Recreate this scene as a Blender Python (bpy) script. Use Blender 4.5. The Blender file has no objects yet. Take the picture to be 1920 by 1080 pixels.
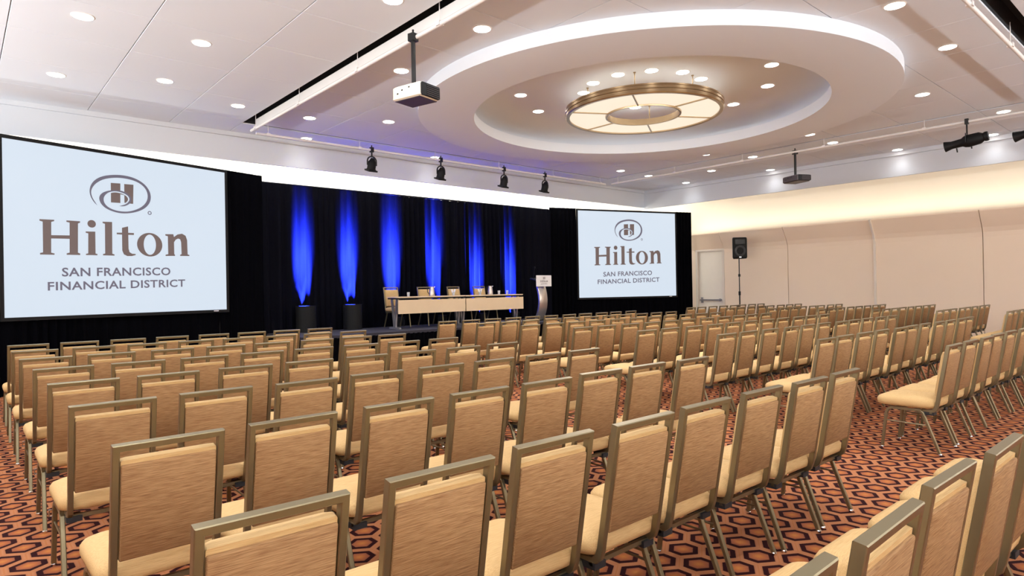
import bpy, bmesh, math, random
from math import sin, cos, tan, pi, radians, hypot, atan2
from mathutils import Vector, Matrix
from mathutils.geometry import tessellate_polygon

random.seed(7)
scn = bpy.context.scene
C = scn.collection

# ------------------------------------------------------------------ camera
FPX, YAW, PITCH, ROLL, CAMH = 1195.0, radians(41.2), radians(0.14), radians(1.0), 1.5
cam_d = bpy.data.cameras.new('camera')
cam = bpy.data.objects.new('camera', cam_d)
C.objects.link(cam)
cam_d.sensor_fit = 'HORIZONTAL'
cam_d.sensor_width = 36.0
cam_d.lens = FPX / 1920.0 * 36.0
cam_d.clip_start = 0.05
fw = Vector((sin(YAW) * cos(PITCH), cos(YAW) * cos(PITCH), sin(PITCH)))
rt = Vector((cos(YAW), -sin(YAW), 0))
up = rt.cross(fw)
r2 = rt * cos(ROLL) - up * sin(ROLL)
u2 = up * cos(ROLL) + rt * sin(ROLL)
m3 = Matrix((r2, u2, -fw)).transposed()
cam.matrix_world = Matrix.Translation((0, 0, CAMH)) @ m3.to_4x4()
scn.camera = cam

# ------------------------------------------------------------------ world, light levels, exposure
world = bpy.data.worlds.new('world')
scn.world = world
world.use_nodes = True
world.node_tree.nodes['Background'].inputs[0].default_value = (1.0, 0.95, 0.9, 1)
world.node_tree.nodes['Background'].inputs[1].default_value = 0.0
scn.view_settings.view_transform = 'Standard'
scn.view_settings.look = 'None'
scn.view_settings.exposure = 0.9
scn.view_settings.gamma = 1.0
scn.view_settings.use_curve_mapping = False

DOWN_W = 72.0          # each ceiling downlight
STRIP_W = 26.0          # per metre of cove strip and added fill strip
CHAND_E = 4.2          # chandelier glass emission
BLUE_W = 430.0         # each blue uplighter
SCREEN_E = 0.52


def area(name, loc, sx, sy, watts, color, rot=(0, 0, 0), spread=pi):
    d = bpy.data.lights.new(name, 'AREA')
    d.shape = 'RECTANGLE'
    d.size, d.size_y, d.energy, d.color, d.spread = sx, sy, watts, color, spread
    o = bpy.data.objects.new(name, d)
    o.location, o.rotation_euler = loc, rot
    C.objects.link(o)
    return o


WARM = (1.0, 0.93, 0.82)
# strips shining up: in the coves right and front, added fill left and rear
area('cove_and_fill_strip', (19.62, 3.5, 3.30), 0.22, 18.5, STRIP_W * 0.13 * 18.5, WARM, (pi, radians(-10), 0))
area('cove_and_fill_strip', (7.5, 14.75, 3.42), 23.0, 0.2, STRIP_W * 0.8 * 23.0, (0.93, 0.97, 1.0), (pi + radians(-14), 0, 0))
area('cove_and_fill_strip', (-4.25, 4.0, 2.30), 0.22, 18.0, STRIP_W * 1.4 * 18.0, (0.95, 0.97, 1.0), (pi, radians(42), 0), radians(140))  # left: added upward fill for the ceiling
area('cove_and_fill_strip', (8.0, -6.6, 2.30), 22.0, 0.22, STRIP_W * 1.7 * 22.0, (0.90, 0.95, 1.0), (pi - radians(28), 0, 0), radians(140))  # rear: added upward fill, out of view


# ------------------------------------------------------------------ materials
def lin(c):
    return tuple(((v / 255.0) / 12.92 if v / 255.0 <= 0.04045 else ((v / 255.0 + 0.055) / 1.055) ** 2.4) for v in c)


class NT:
    def __init__(s, name):
        s.m = bpy.data.materials.new(name)
        s.m.use_nodes = True
        s.t = s.m.node_tree
        s.b = s.t.nodes['Principled BSDF']

    def n(s, typ, **kw):
        o = s.t.nodes.new(typ)
        for k, v in kw.items():
            setattr(o, k, v)
        return o

    def l(s, a, b):
        s.t.links.new(a, b)

    def math(s, op, a, b=None, c=None):
        o = s.n('ShaderNodeMath', operation=op)
        for i, v in enumerate((a, b, c)):
            if v is None:
                continue
            if isinstance(v, (int, float)):
                o.inputs[i].default_value = v
            else:
                s.l(v, o.inputs[i])
        return o.outputs[0]


def simple(name, col, rough=0.6, metal=0.0, noise=None, bump=0.0, spec=0.5):
    t = NT(name)
    t.b.inputs['Base Color'].default_value = (*col, 1)
    t.b.inputs['Roughness'].default_value = rough
    t.b.inputs['Metallic'].default_value = metal
    t.b.inputs['Specular IOR Level'].default_value = spec
    sc, amt = noise if noise else (8.0, 0.04)
    co = t.n('ShaderNodeTexCoord')
    nz = t.n('ShaderNodeTexNoise')
    nz.inputs['Scale'].default_value = sc
    t.l(co.outputs['Object'], nz.inputs['Vector'])
    mx = t.n('ShaderNodeMix', data_type='RGBA', blend_type='MULTIPLY')
    mx.inputs[0].default_value = 1.0
    rmp = t.n('ShaderNodeValToRGB')
    rmp.color_ramp.elements[0].color = (1 - amt, 1 - amt, 1 - amt, 1)
    rmp.color_ramp.elements[1].color = (1 + amt * .0, 1, 1, 1)
    t.l(nz.outputs['Fac'], rmp.inputs[0])
    mx.inputs[6].default_value = (*col, 1)
    t.l(rmp.outputs[0], mx.inputs[7])
    t.l(mx.outputs[2], t.b.inputs['Base Color'])
    if bump:
        bp = t.n('ShaderNodeBump')
        bp.inputs['Strength'].default_value = bump
        bp.inputs['Distance'].default_value = 0.01
        t.l(nz.outputs['Fac'], bp.inputs['Height'])
        t.l(bp.outputs[0], t.b.inputs['Normal'])
    return t.m


def emit(name, col, strength, base=(0.8, 0.8, 0.8)):
    t = NT(name)
    t.b.inputs['Base Color'].default_value = (*base, 1)
    t.b.inputs['Emission Color'].default_value = (*col, 1)
    t.b.inputs['Emission Strength'].default_value = strength
    return t.m


def fabric(name, c1, c2):
    t = NT(name)
    co = t.n('ShaderNodeTexCoord')
    mp = t.n('ShaderNodeMapping')
    mp.inputs['Scale'].default_value = (16, 330, 360)
    oi = t.n('ShaderNodeObjectInfo')
    add = t.n('ShaderNodeVectorMath', operation='ADD')
    sc = t.n('ShaderNodeVectorMath', operation='SCALE')
    cmb = t.n('ShaderNodeCombineXYZ')
    for i in range(3):
        t.l(oi.outputs['Random'], cmb.inputs[i])
    t.l(cmb.outputs[0], sc.inputs[0])
    sc.inputs[3].default_value = 13.0
    t.l(co.outputs['Object'], mp.inputs['Vector'])
    t.l(mp.outputs[0], add.inputs[0])
    t.l(sc.outputs[0], add.inputs[1])
    nz = t.n('ShaderNodeTexNoise')
    nz.inputs['Scale'].default_value = 1.0
    nz.inputs['Detail'].default_value = 3.0
    t.l(add.outputs[0], nz.inputs['Vector'])
    rmp = t.n('ShaderNodeValToRGB')
    rmp.color_ramp.elements[0].position = 0.32
    rmp.color_ramp.elements[1].position = 0.68
    rmp.color_ramp.elements[0].color = (*c1, 1)
    rmp.color_ramp.elements[1].color = (*c2, 1)
    t.l(nz.outputs['Fac'], rmp.inputs[0])
    t.l(rmp.outputs[0], t.b.inputs['Base Color'])
    t.b.inputs['Roughness'].default_value = 0.75
    t.b.inputs['Specular IOR Level'].default_value = 0.25
    bp = t.n('ShaderNodeBump')
    bp.inputs['Strength'].default_value = 0.25
    bp.inputs['Distance'].default_value = 0.004
    t.l(nz.outputs['Fac'], bp.inputs['Height'])
    t.l(bp.outputs[0], t.b.inputs['Normal'])
    return t.m


def carpet():
    t = NT('hexagon_carpet')
    co = t.n('ShaderNodeTexCoord')
    sep = t.n('ShaderNodeSeparateXYZ')
    t.l(co.outputs['Object'], sep.inputs[0])
    PX, PY = 0.217, 0.340
    x = t.math('ADD', sep.outputs[0], -0.297 + 20 * PX)
    y = t.math('ADD', sep.outputs[1], -4.495 + 40 * PY)
    a1, b1 = PX / 2, PY / 2
    nn = (a1 * a1 + b1 * b1) / 2

    def cell(ox, oy):
        qx = t.math('ABSOLUTE', t.math('SUBTRACT', t.math('MODULO', t.math('ADD', x, ox + a1), PX), a1))
        qy = t.math('ABSOLUTE', t.math('SUBTRACT', t.math('MODULO', t.math('ADD', y, oy + b1), PY), b1))
        d1 = t.math('MULTIPLY', qx, 1 / a1)
        d2 = t.math('ADD', t.math('MULTIPLY', qx, a1 / nn), t.math('MULTIPLY', qy, b1 / nn))
        return t.math('MAXIMUM', d1, d2)
    # two interleaved lattices; the nearer centre wins
    d = t.math('MINIMUM', cell(0, 0), cell(a1, b1))
    nz = t.n('ShaderNodeTexNoise')
    nz.inputs['Scale'].default_value = 220
    t.l(co.outputs['Object'], nz.inputs['Vector'])
    dd = t.math('ADD', d, t.math('MULTIPLY', t.math('SUBTRACT', nz.outputs['Fac'], 0.5), 0.05))
    r = t.n('ShaderNodeValToRGB')
    cr = r.color_ramp
    cr.elements[0].position, cr.elements[0].color = 0.0, (*lin((178, 113, 58)), 1)
    cr.elements[1].position, cr.elements[1].color = 0.30, (*lin((158, 92, 54)), 1)
    for p, c in ((0.50, (136, 80, 58)), (0.53, (44, 11, 13)), (0.78, (38, 9, 12)), (0.81, (160, 102, 70)), (0.93, (168, 112, 77)), (1.0, (164, 102, 62))):
        e = cr.elements.new(p)
        e.color = (*lin(c), 1)
    t.l(dd, r.inputs[0])
    t.l(r.outputs[0], t.b.inputs['Base Color'])
    t.b.inputs['Roughness'].default_value = 0.95
    t.b.inputs['Specular IOR Level'].default_value = 0.1
    bp = t.n('ShaderNodeBump')
    bp.inputs['Strength'].default_value = 0.3
    bp.inputs['Distance'].default_value = 0.004
    t.l(nz.outputs['Fac'], bp.inputs['Height'])
    t.l(bp.outputs[0], t.b.inputs['Normal'])
    return t.m


M = dict(
    carpet=carpet(),
    ceil=simple('white_ceiling_paint', lin((219, 223, 229)), 0.8, noise=(1.2, 0.02)),
    fascia=simple('soffit_paint', lin((206, 209, 214)), 0.8, noise=(1.0, 0.02)),
    slot=simple('slot_black', (0.012, 0.012, 0.013), 0.9),
    wall=simple('beige_wall_covering', lin((248, 227, 203)), 0.8, noise=(2.0, 0.03)),
    cove=simple('cove_cream_paint', lin((240, 228, 208)), 0.8, noise=(1.0, 0.02)),
    trim=simple('light_trim_paint', lin((232, 220, 205)), 0.6),
    door=simple('white_door_paint', lin((238, 230, 216)), 0.5),
    metal=simple('champagne_metal', lin((138, 126, 98)), 0.36, 0.8, noise=(40, 0.06)),
    chrome=simple('chrome_glide', (0.75, 0.75, 0.76), 0.15, 1.0),
    rubber=simple('black_rubber', (0.012, 0.013, 0.016), 0.6),
    seat=fabric('woven_tan_lit', lin((192, 156, 104)), lin((210, 176, 124))),  # same fabric as the back, lightened for the downlight falling on it
    back=fabric('woven_tan_shaded', lin((128, 92, 59)), lin((168, 131, 90))),  # same fabric again, darkened for the shade on the chair rears
    black=simple('black_housing', (0.005, 0.005, 0.0055), 0.6, spec=0.25),
    blackm=simple('black_metal', (0.02, 0.02, 0.02), 0.35, 0.4),
    velour=simple('black_velour', (0.0018, 0.0018, 0.003), 0.95, noise=(30, 0.3), spec=0.03),
    drape=simple('dark_stage_drape', (0.0035, 0.0035, 0.007), 0.85, noise=(30, 0.3), spec=0.05),
    stage=simple('stage_carpet', (0.03, 0.027, 0.04), 0.95, noise=(120, 0.4)),
    white=simple('white_pipe_paint', lin((226, 222, 218)), 0.45),
    brass=simple('brushed_brass', lin((186, 162, 128)), 0.3, 0.9, noise=(20, 0.1)),
    glass=emit('chandelier_glass', (1.0, 0.84, 0.66), 0.51, (0.12, 0.11, 0.1)),
    lamp=emit('downlight_lamp', (1.0, 0.96, 0.9), 6.0),
    lampring=simple('downlight_trim', lin((236, 234, 230)), 0.5),
    screen=emit('projected_image', lin((214, 227, 241)), SCREEN_E, (0.02, 0.02, 0.02)),
    ink=emit('projected_ink', lin((108, 88, 84)), 0.50, (0.02, 0.02, 0.02)),
    ink2=emit('projected_ink_grey', lin((104, 98, 116)), 0.50, (0.02, 0.02, 0.02)),
    wood=simple('pale_maple', lin((222, 196, 160)), 0.55, noise=(6, 0.08)),
    greymetal=simple('silver_leg', lin((170, 168, 172)), 0.35, 0.7),
    steel=simple('brushed_steel', lin((205, 196, 190)), 0.3, 0.85, noise=(60, 0.1)),
    paper=simple('white_sign', lin((232, 228, 226)), 0.6),
    print=simple('sign_print', lin((96, 84, 82)), 0.7),
    projw=simple('projector_ivory', lin((214, 200, 180)), 0.5),
    projd=simple('projector_dark', lin((66, 58, 60)), 0.5),
    lens=simple('lens_glass', (0.5, 0.52, 0.55), 0.05, 0.6),
    blue=emit('blue_led', (0.05, 0.12, 1.0), 6.0),
)
g = NT('drinking_glass')
g.b.inputs['Transmission Weight'].default_value = 0.6
g.b.inputs['Roughness'].default_value = 0.05
g.b.inputs['Base Color'].default_value = (0.85, 0.87, 0.9, 1)
M['tumbler'] = g.m


# ------------------------------------------------------------------ mesh builder
class MB:
    def __init__(s):
        s.v, s.f = [], []

    def add(s, vs, fs):
        o = len(s.v)
        s.v += [tuple(v) for v in vs]
        s.f += [tuple(i + o for i in f) for f in fs]
        return s

    def box(s, x0, x1, y0, y1, z0, z1):
        return s.add([(x, y, z) for z in (z0, z1) for y in (y0, y1) for x in (x0, x1)],
                     [(0, 2, 3, 1), (4, 5, 7, 6), (0, 1, 5, 4), (2, 6, 7, 3), (0, 4, 6, 2), (1, 3, 7, 5)])

    def loft(s, rings, cap=True, closed=True):
        n = len(rings[0])
        vs = [p for r in rings for p in r]
        fs = []
        for i in range(len(rings) - 1):
            for j in range(n if closed else n - 1):
                k = (j + 1) % n
                fs.append((i * n + j, i * n + k, (i + 1) * n + k, (i + 1) * n + j))
        if cap:
            fs.append(tuple(range(n))[::-1])
            fs.append(tuple((len(rings) - 1) * n + j for j in range(n)))
        return s.add(vs, fs)

    def lathe(s, prof, n=32, c=(0, 0, 0), axis='z', cap=False, full=None):
        rings = []
        for r, z in prof:
            ring = []
            for j in range(n):
                a = 2 * pi * j / n
                p = (r * cos(a), r * sin(a), z)
                if axis == 'y':
                    p = (p[0], p[2], -p[1])
                elif axis == 'x':
                    p = (p[2], p[0], p[1])
                ring.append((p[0] + c[0], p[1] + c[1], p[2] + c[2]))
            rings.append(ring)
        return s.loft(rings, cap)

    def sweep(s, path, prof, ref=(1, 0, 0), cap=True):
        P = [Vector(p) for p in path]
        d = [(P[i + 1] - P[i]).normalized() for i in range(len(P) - 1)]
        a = Vector(ref)
        a = (a - d[0] * a.dot(d[0])).normalized()
        b = d[0].cross(a)
        ring = [P[0] + a * px + b * py for px, py in prof]
        rings = [ring]
        for i in range(1, len(P)):
            di = d[i - 1]
            nrm = (di + d[i]).normalized() if i < len(P) - 1 else di
            nr = []
            for q in ring:
                t = (P[i] - q).dot(nrm) / di.dot(nrm)
                nr.append(q + di * t)
            ring = nr
            rings.append(ring)
        return s.loft([[tuple(q) for q in r] for r in rings], cap)

    def xf(s, mat):
        s.v = [tuple(mat @ Vector(v)) for v in s.v]
        return s

    def mesh(s, name, mat, smooth=False):
        me = bpy.data.meshes.new(name)
        me.from_pydata(s.v, [], s.f)
        me.update()
        bm = bmesh.new()
        bm.from_mesh(me)
        bmesh.ops.recalc_face_normals(bm, faces=bm.faces)
        bm.to_mesh(me)
        bm.free()
        me.materials.append(mat)
        if smooth:
            for p in me.polygons:
                p.use_smooth = True
            try:
                me.set_sharp_from_angle(angle=radians(smooth if smooth is not True else 40))
            except Exception:
                pass
        return me

    def obj(s, name, mat, parent=None, smooth=False):
        return link(name, s.mesh(name, mat, smooth), parent)


def link(name, me, parent=None, loc=None, rz=None):
    o = bpy.data.objects.new(name, me)
    C.objects.link(o)
    if parent is not None:
        o.parent = parent
    if loc is not None:
        o.location = loc
    if rz is not None:
        o.rotation_euler = (0, 0, rz)
    return o


def tag(o, label, cat, group=None):
    o['label'] = label
    o['category'] = cat
    if group:
        o['group'] = group
    return o


def thing(name, label, cat, loc=(0, 0, 0), rz=0, group=None):
    o = link(name, None, None, loc, rz)
    o.empty_display_size = 0.1
    return tag(o, label, cat, group)


def struct(o):
    o['kind'] = 'structure'
    return o


def dup(root, loc, rz, label, group=None):
    r = root.copy()
    C.objects.link(r)
    r.location, r.rotation_euler = loc, (0, 0, rz)
    r['label'] = label
    if group:
        r['group'] = group
    for ch in root.children:
        c = ch.copy()
        C.objects.link(c)
        c.parent = r
        for gch in ch.children:
            d = gch.copy()
            C.objects.link(d)
            d.parent = c
    return r


def sq(w, h=None):
    h = h or w
    return [(-w / 2, -h / 2), (w / 2, -h / 2), (w / 2, h / 2), (-w / 2, h / 2)]


def sqr(w, r=0.25):
    a, k = w / 2, w / 2 * (1 - r)
    return [(-k, -a), (k, -a), (a, -k), (a, k), (k, a), (-k, a), (-a, k), (-a, -k)]


def circ(r, n=8):
    return [(r * cos(2 * pi * i / n), r * sin(2 * pi * i / n)) for i in range(n)]


def rrect(hx, hy, rad, n=5):
    pts = []
    for cx, cy, a0 in ((hx - rad, hy - rad, 0), (-hx + rad, hy - rad, 90), (-hx + rad, -hy + rad, 180), (hx - rad, -hy + rad, 270)):
        for i in range(n):
            a = radians(a0 + 90 * i / (n - 1))
            pts.append((cx + rad * cos(a), cy + rad * sin(a)))
    return pts


# ------------------------------------------------------------------ room shell
CEIL, ROOF = 4.70, 5.25
XL, XR, YB, YF = -4.6, 20.0, -7.0, 15.2
struct(MB().box(XL, XR, YB, YF, -0.1, 0).obj('floor', M['carpet']))
ceiling = struct(MB().box(XL - .2, XR + .2, YB - .2, YF + .2, ROOF, ROOF + .12).obj('ceiling', M['ceil']))
struct(MB().box(XL, XR + .2, YF, YF + .15, 0, ROOF).obj('wall_front', M['cove']))
struct(MB().box(XL - .15, XL, YB, YF, 0, ROOF).obj('wall_left', M['cove']))
struct(MB().box(XL, XR, YB - .15, YB, 0, ROOF).obj('wall_rear', M['cove']))
wall_r = struct(MB().box(XR, XR + .15, YB, YF, 0, ROOF).obj('wall_right', M['cove']))

# ceiling panels, cut by the lighting slots; the recess of the dome leaves a hole
FX0, FX1, FY0, FY1 = XL, 17.3, YB, 13.0
SX0, SX1, SX2, SX3 = 4.09, 4.33, 14.46, 14.55
SY0, SY1, SY2, SY3 = 1.69, 1.91, 12.17, 12.26
DC = (9.25, 6.95)
GX, GY, GP = 0.50, 3.20, 1.26


def cuts(a, b, g0):
    out = [a]
    k = math.ceil((a - g0) / GP)
    while g0 + k * GP < b - .02:
        if g0 + k * GP > a + .25 and g0 + k * GP < b - .2:
            out.append(g0 + k * GP)
        k += 1
    return out + [b]


panel_cache = {}
for (x0, x1, y0, y1) in ((FX0, SX0, -2.0, FY1), (SX3, FX1, -2.0, FY1), (SX0, SX3, SY3, FY1), (SX0, SX3, -2.0, SY0), (SX1, SX2, SY1, SY2)):
    xs, ys = cuts(x0, x1, GX), cuts(y0, y1, GY)
    for i in range(len(xs) - 1):
        for j in range(len(ys) - 1):
            a, b, c, d = xs[i], xs[i + 1], ys[j], ys[j + 1]
            w, h = (b - a) / 2 - .004, (d - c) / 2 - .004
            cx, cy = (a + b) / 2, (c + d) / 2
            far = max(hypot(px - DC[0], py - DC[1]) for px in (a, b) for py in (c, d))
            near = hypot(max(a - DC[0], 0, DC[0] - b), max(c - DC[1], 0, DC[1] - d))
            if far < 3.6:
                continue
            if near < 3.6:
                mb = MB()
                n = 9
                for ii in range(n):
                    for jj in range(n):
                        qa, qb = cx - w + 2 * w * ii / n, cx - w + 2 * w * (ii + 1) / n
                        qc, qd = cy - h + 2 * h * jj / n, cy - h + 2 * h * (jj + 1) / n
                        if hypot((qa + qb) / 2 - DC[0], (qc + qd) / 2 - DC[1]) > 3.6:
                            mb.box(qa - cx, qb - cx, qc - cy, qd - cy, 0, .02)
                me = mb.mesh('ceiling_panel', M['ceil'])
            else:
                key = (round(w, 3), round(h, 3))
                if key not in panel_cache:
                    panel_cache[key] = MB().loft([[(p[0], p[1], z) for p in ((-ww, -hh), (ww, -hh), (ww, hh), (-ww, hh))]
                                                  for ww, hh, z in ((w - .004, h - .004, 0), (w, h, .004), (w, h, .02))]).mesh('ceiling_panel', M['ceil'])
                me = panel_cache[key]
            link('ceiling_panel', me, ceiling, (cx, cy, CEIL))
MB().box(FX0, FX1, YB, -2.0, CEIL, CEIL + .02).obj('ceiling_panel', M['ceil'], ceiling)

# backing above the panels (dark void of the slots)
mb = MB()
for (x0, x1, y0, y1) in ((SX0 - .02, SX1 + .02, SY0, SY3), (SX2 - .02, SX3 + .02, SY0, SY3), (SX0, SX3, SY2 - .02, SY3 + .02), (SX0, SX3, SY0 - .02, SY1 + .02)):
    mb.box(x0, x1, y0, y1, CEIL + .30, CEIL + .32)
for x in (SX0 - .01, SX1, SX2 - .01, SX3):
    mb.box(x, x + .01, SY0, SY3, CEIL + .02, CEIL + .3)
for y in (SY0 - .01, SY1, SY2 - .01, SY3):
    mb.box(SX0, SX3, y, y + .01, CEIL + .02, CEIL + .3)
mb.obj('slot_lining', M['slot'], ceiling)

# dropped ring and dome
MB().lathe([(0.001, 5.0), (2.75, 5.0), (2.98, 4.975), (3.12, 4.92), (3.19, 4.84), (3.21, 4.74), (3.21, 4.71), (3.0, 4.71), (3.0, 4.515),
            (3.03, 4.512), (3.93, 4.512), (3.96, 4.515), (3.96, 4.70)], 128, (DC[0], DC[1], 0)).obj('dome_ring', M['ceil'], ceiling, 35)

# fascia of the ceiling edge: step, drop, underside
trim = struct(link('trim_1', MB().box(FX0, FX1 + .12, 13.06, 13.12, 4.15, ROOF).mesh('trim_1', M['fascia'])))
MB().box(FX0, FX1 + .3, 13.0, 13.06, 4.62, 4.72).obj('reveal_strip', M['fascia'], trim)
trim2 = struct(link('trim_2', MB().box(17.36, 17.42, YB, 13.06, 4.10, ROOF).mesh('trim_2', M['fascia'])))
MB().box(17.3, 17.36, YB, 13.0, 4.60, 4.72).obj('reveal_strip', M['fascia'], trim2)

# left and rear troughs added under the fill strips; front one is the cove ledge
struct(MB().box(XL, -4.02, -5.0, 13.0, 2.16, 2.24).obj('added_trough_left', M['trim']))
struct(MB().box(-3.0, 19.0, YB, -6.4, 2.16, 2.24).obj('added_trough_rear', M['trim']))
struct(MB().box(XL, 19.1, 14.6, YF, 3.28, 3.36).obj('trim_5', M['trim']))

# right wall: canted panels with joints, ledge above, door at the far end
WJ = [-6.9, -5.75, -3.25, -0.75, 1.75, 4.25, 6.75, 9.24, 11.42]
prof = [(19.50, 0.0), (19.50, 2.62), (19.485, 2.74), (19.43, 2.86), (19.34, 2.99), (19.24, 3.13), (19.16, 3.25), (19.16, 3.28), (20.0, 3.28)]
for a, b in zip(WJ[:-1], WJ[1:]):
    w = b - a - .016
    MB().loft([[(x, y, z) for x, z in prof] + [(20.0, y, 0)] for y in (-w / 2, w / 2)]).obj('wall_panel', M['wall'], wall_r).location = (0, (a + b) / 2, 0)
MB().box(19.46, 19.52, 6.72, 6.78, 0, 2.66).obj('panel_post', M['trim'], wall_r)
MB().sweep([(19.47, 6.75, 2.6), (19.45, 6.75, 2.74), (19.40, 6.75, 2.86), (19.30, 6.75, 3.0), (19.13, 6.75, 3.26)], sq(.05, .05), (0, 1, 0)).obj('panel_post', M['trim'], wall_r)
# pier around the door and lintel
for a, b in ((12.52, 15.2),):
    MB().loft([[(x, y, z) for x, z in prof] + [(20.0, y, 0)] for y in (a, b)]).obj('wall_pier', M['wall'], wall_r)
MB().loft([[(x, y, z) for x, z in [(19.50, 2.76), (19.43, 2.86), (19.34, 2.99), (19.24, 3.13), (19.16, 3.25), (19.16, 3.28), (20.0, 3.28), (20.0, 2.76)]]
           for y in (11.42, 12.52)]).obj('lintel', M['wall'], wall_r)
door = struct(MB().box(19.58, 19.63, 11.50, 12.44, 0.01, 2.70).obj('door_1', M['door']))
MB().box(19.50, 19.60, 11.42, 11.50, 0, 2.76).obj('door_jamb', M['trim'], door)
MB().box(19.50, 19.60, 12.44, 12.52, 0, 2.76).obj('door_jamb', M['trim'], door)
MB().box(19.50, 19.60, 11.50, 12.44, 2.70, 2.76).obj('door_head', M['trim'], door)
MB().box(19.52, 19.56, 11.56, 12.38, 1.00, 1.05).box(19.55, 19.59, 11.6, 11.66, .98, 1.07).box(19.55, 19.59, 12.28, 12.36, .92, 1.12).obj('panic_bar', M['greymetal'], door)
struct(MB().box(19.47, 19.50, YB, 11.42, 0, 0.1).obj('baseboard_right', M['trim']))


# ------------------------------------------------------------------ downlights
def make_downlight():
    t = thing('downlight', '', 'ceiling light')
    MB().lathe([(.082, 0.0), (.082, -.006), (.10, -.008), (.112, -.004), (.122, .0)], 24).obj('trim_ring', M['lampring'], t, True)
    MB().lathe([(.001, -.0085), (.104, -.0085)], 24).obj('lamp', M['lamp'], t)
    return t


dl0 = make_downlight()
dl_used = [False]
spot_d = bpy.data.lights.new('downlight_beam', 'SPOT')
spot_d.energy, spot_d.color = DOWN_W, (0.94, 0.97, 1.0)
spot_d.spot_size, spot_d.spot_blend, spot_d.shadow_soft_size = radians(128), 0.9, 0.09


dim_d = spot_d.copy()
dim_d.energy = DOWN_W * 0.14


def downlight(x, y, z, label, group, beam=spot_d):
    if not dl_used[0]:
        dl_used[0] = True
        o = dl0
        o.location = (x, y, z)
        o['label'], o['group'] = label, group
    else:
        o = dup(dl0, (x, y, z), 0, label, group)
    s = bpy.data.objects.new('downlight_beam', beam)
    C.objects.link(s)
    s.location = (x, y, z - .02)
    return o


G1 = 'downlights in the flat ceiling'
OUT = 'round recessed downlight in the flat white ceiling outside the lighting slots'
INN = 'round recessed downlight in the flat ceiling between ring and lighting slots'
seen = set()
for x, y in ((1.14, 8.64), (2.40, 8.64), (2.40, 10.50), (3.66, 11.15), (3.66, 6.08), (3.66, 3.5), (1.14, 3.5), (1.14, 11.15),
             (17.1, 5.38), (17.1, 8.55), (17.1, 3.52), (15.84, 9.61), (15.05, 11.15), (15.0, 7.95), (15.0, 6.03), (14.95, 2.90), (17.0, 11.2), (17.0, .6),
             (1.14, 6.0), (1.14, .8), (3.66, .8), (-.4, 9.9), (-.4, 5.0), (-.4, 1.0)):
    downlight(x, y, CEIL - .001, OUT, G1, dim_d if x > 16.5 else spot_d)
for x, y in ((4.90, 6.07), (4.91, 7.96), (4.92, 11.15), (6.19, 10.51), (12.44, 3.52), (10.22, 2.58), (13.76, 11.12), (13.77, 6.01), (12.44, 10.4), (6.19, 3.5), (8.2, 2.58), (13.76, 8.5), (9.9, 11.4)):
    downlight(x, y, CEIL - .001, INN, G1)
for x, y in ((5.52, 12.68), (8.71, 12.68)):
    downlight(x, y, CEIL - .001, 'round recessed downlight in the narrow ceiling strip before the stage soffit', G1, dim_d)
for x, y in ((5.0, .6), (8.5, .6), (12, .6), (5, -1.2), (9, -1.2), (13, -1.2), (1.2, -1.2), (16.5, -1.2)):
    downlight(x, y, CEIL - .001, 'round recessed downlight in the ceiling behind the last chair row', G1)
for i in range(12):
    a = radians(15 + 30 * i)
    downlight(DC[0] + 1.045 * cos(a), DC[1] + 1.045 * sin(a), 4.999, 'round downlight of the inner circle in the dome above the brass chandelier', 'downlights in the dome', dim_d)
for i in range(12):
    a = radians(15 + 30 * i)
    downlight(DC[0] + 2.17 * cos(a), DC[1] + 2.17 * sin(a), 4.999, 'round downlight of the outer circle in the dome around the brass chandelier', 'downlights in the dome')

# ------------------------------------------------------------------ chandelier
t = thing('ring_chandelier', 'large flat ring chandelier of brushed brass and cream glass under the dome', 'chandelier', (DC[0], DC[1], 4.545))
N = 96
band = MB().lathe([(1.30, 0.0), (1.355, -.004), (1.372, .012), (1.372, .05), (1.36, .055), (1.36, .068), (1.378, .074), (1.378, .105), (1.366, .11), (1.366, .122), (1.376, .127),
                   (1.376, .15), (1.33, .158), (1.30, .155), (1.30, 0.0)], N).obj('outer_band', M['brass'], t, 35)
MB().lathe([(.63, -.002), (.66, -.002), (.665, .02), (.665, .11), (.63, .11), (.63, -.002)], N).obj('inner_band', M['brass'], t, 35)
for i in range(6):
    a0, a1_ = radians(30 + 60 * i) + .012, radians(90 + 60 * i) - .012
    n = 14
    vs, fs = [], []
    for z in (.022, .032):
        for k in range(n + 1):
            a = a0 + (a1_ - a0) * k / n
            vs += [(.655 * cos(a), .655 * sin(a), z), (1.31 * cos(a), 1.31 * sin(a), z)]
    for k in range(n):
        b0 = 2 * k
        fs.append((b0, b0 + 1, b0 + 3, b0 + 2))
        o2 = 2 * (n + 1)
        fs.append((o2 + b0, o2 + b0 + 2, o2 + b0 + 3, o2 + b0 + 1))
        fs += [(b0, b0 + 2, o2 + b0 + 2, o2 + b0), (b0 + 1, o2 + b0 + 1, o2 + b0 + 3, b0 + 3)]
    MB().add(vs, fs).obj('glass_panel', M['glass'], t)
    a = radians(30 + 60 * i)
    rib = MB().box(.64, 1.33, -.012, .012, .004, .05)
    rib.xf(Matrix.Rotation(a, 4, 'Z')).obj('rib', M['brass'], t)
    rod = MB().lathe([(.009, .03), (.009, .44), (.022, .441), (.022, .454)], 10, (1.02 * cos(a), 1.02 * sin(a), 0), cap=True).obj('hanging_rod', M['brass'], t, True)
ca = area('chandelier_glow', (DC[0], DC[1], 4.53), 2.2, 2.2, 60.0, (1.0, 0.94, 0.86))
ca.data.shape = 'DISK'


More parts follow.
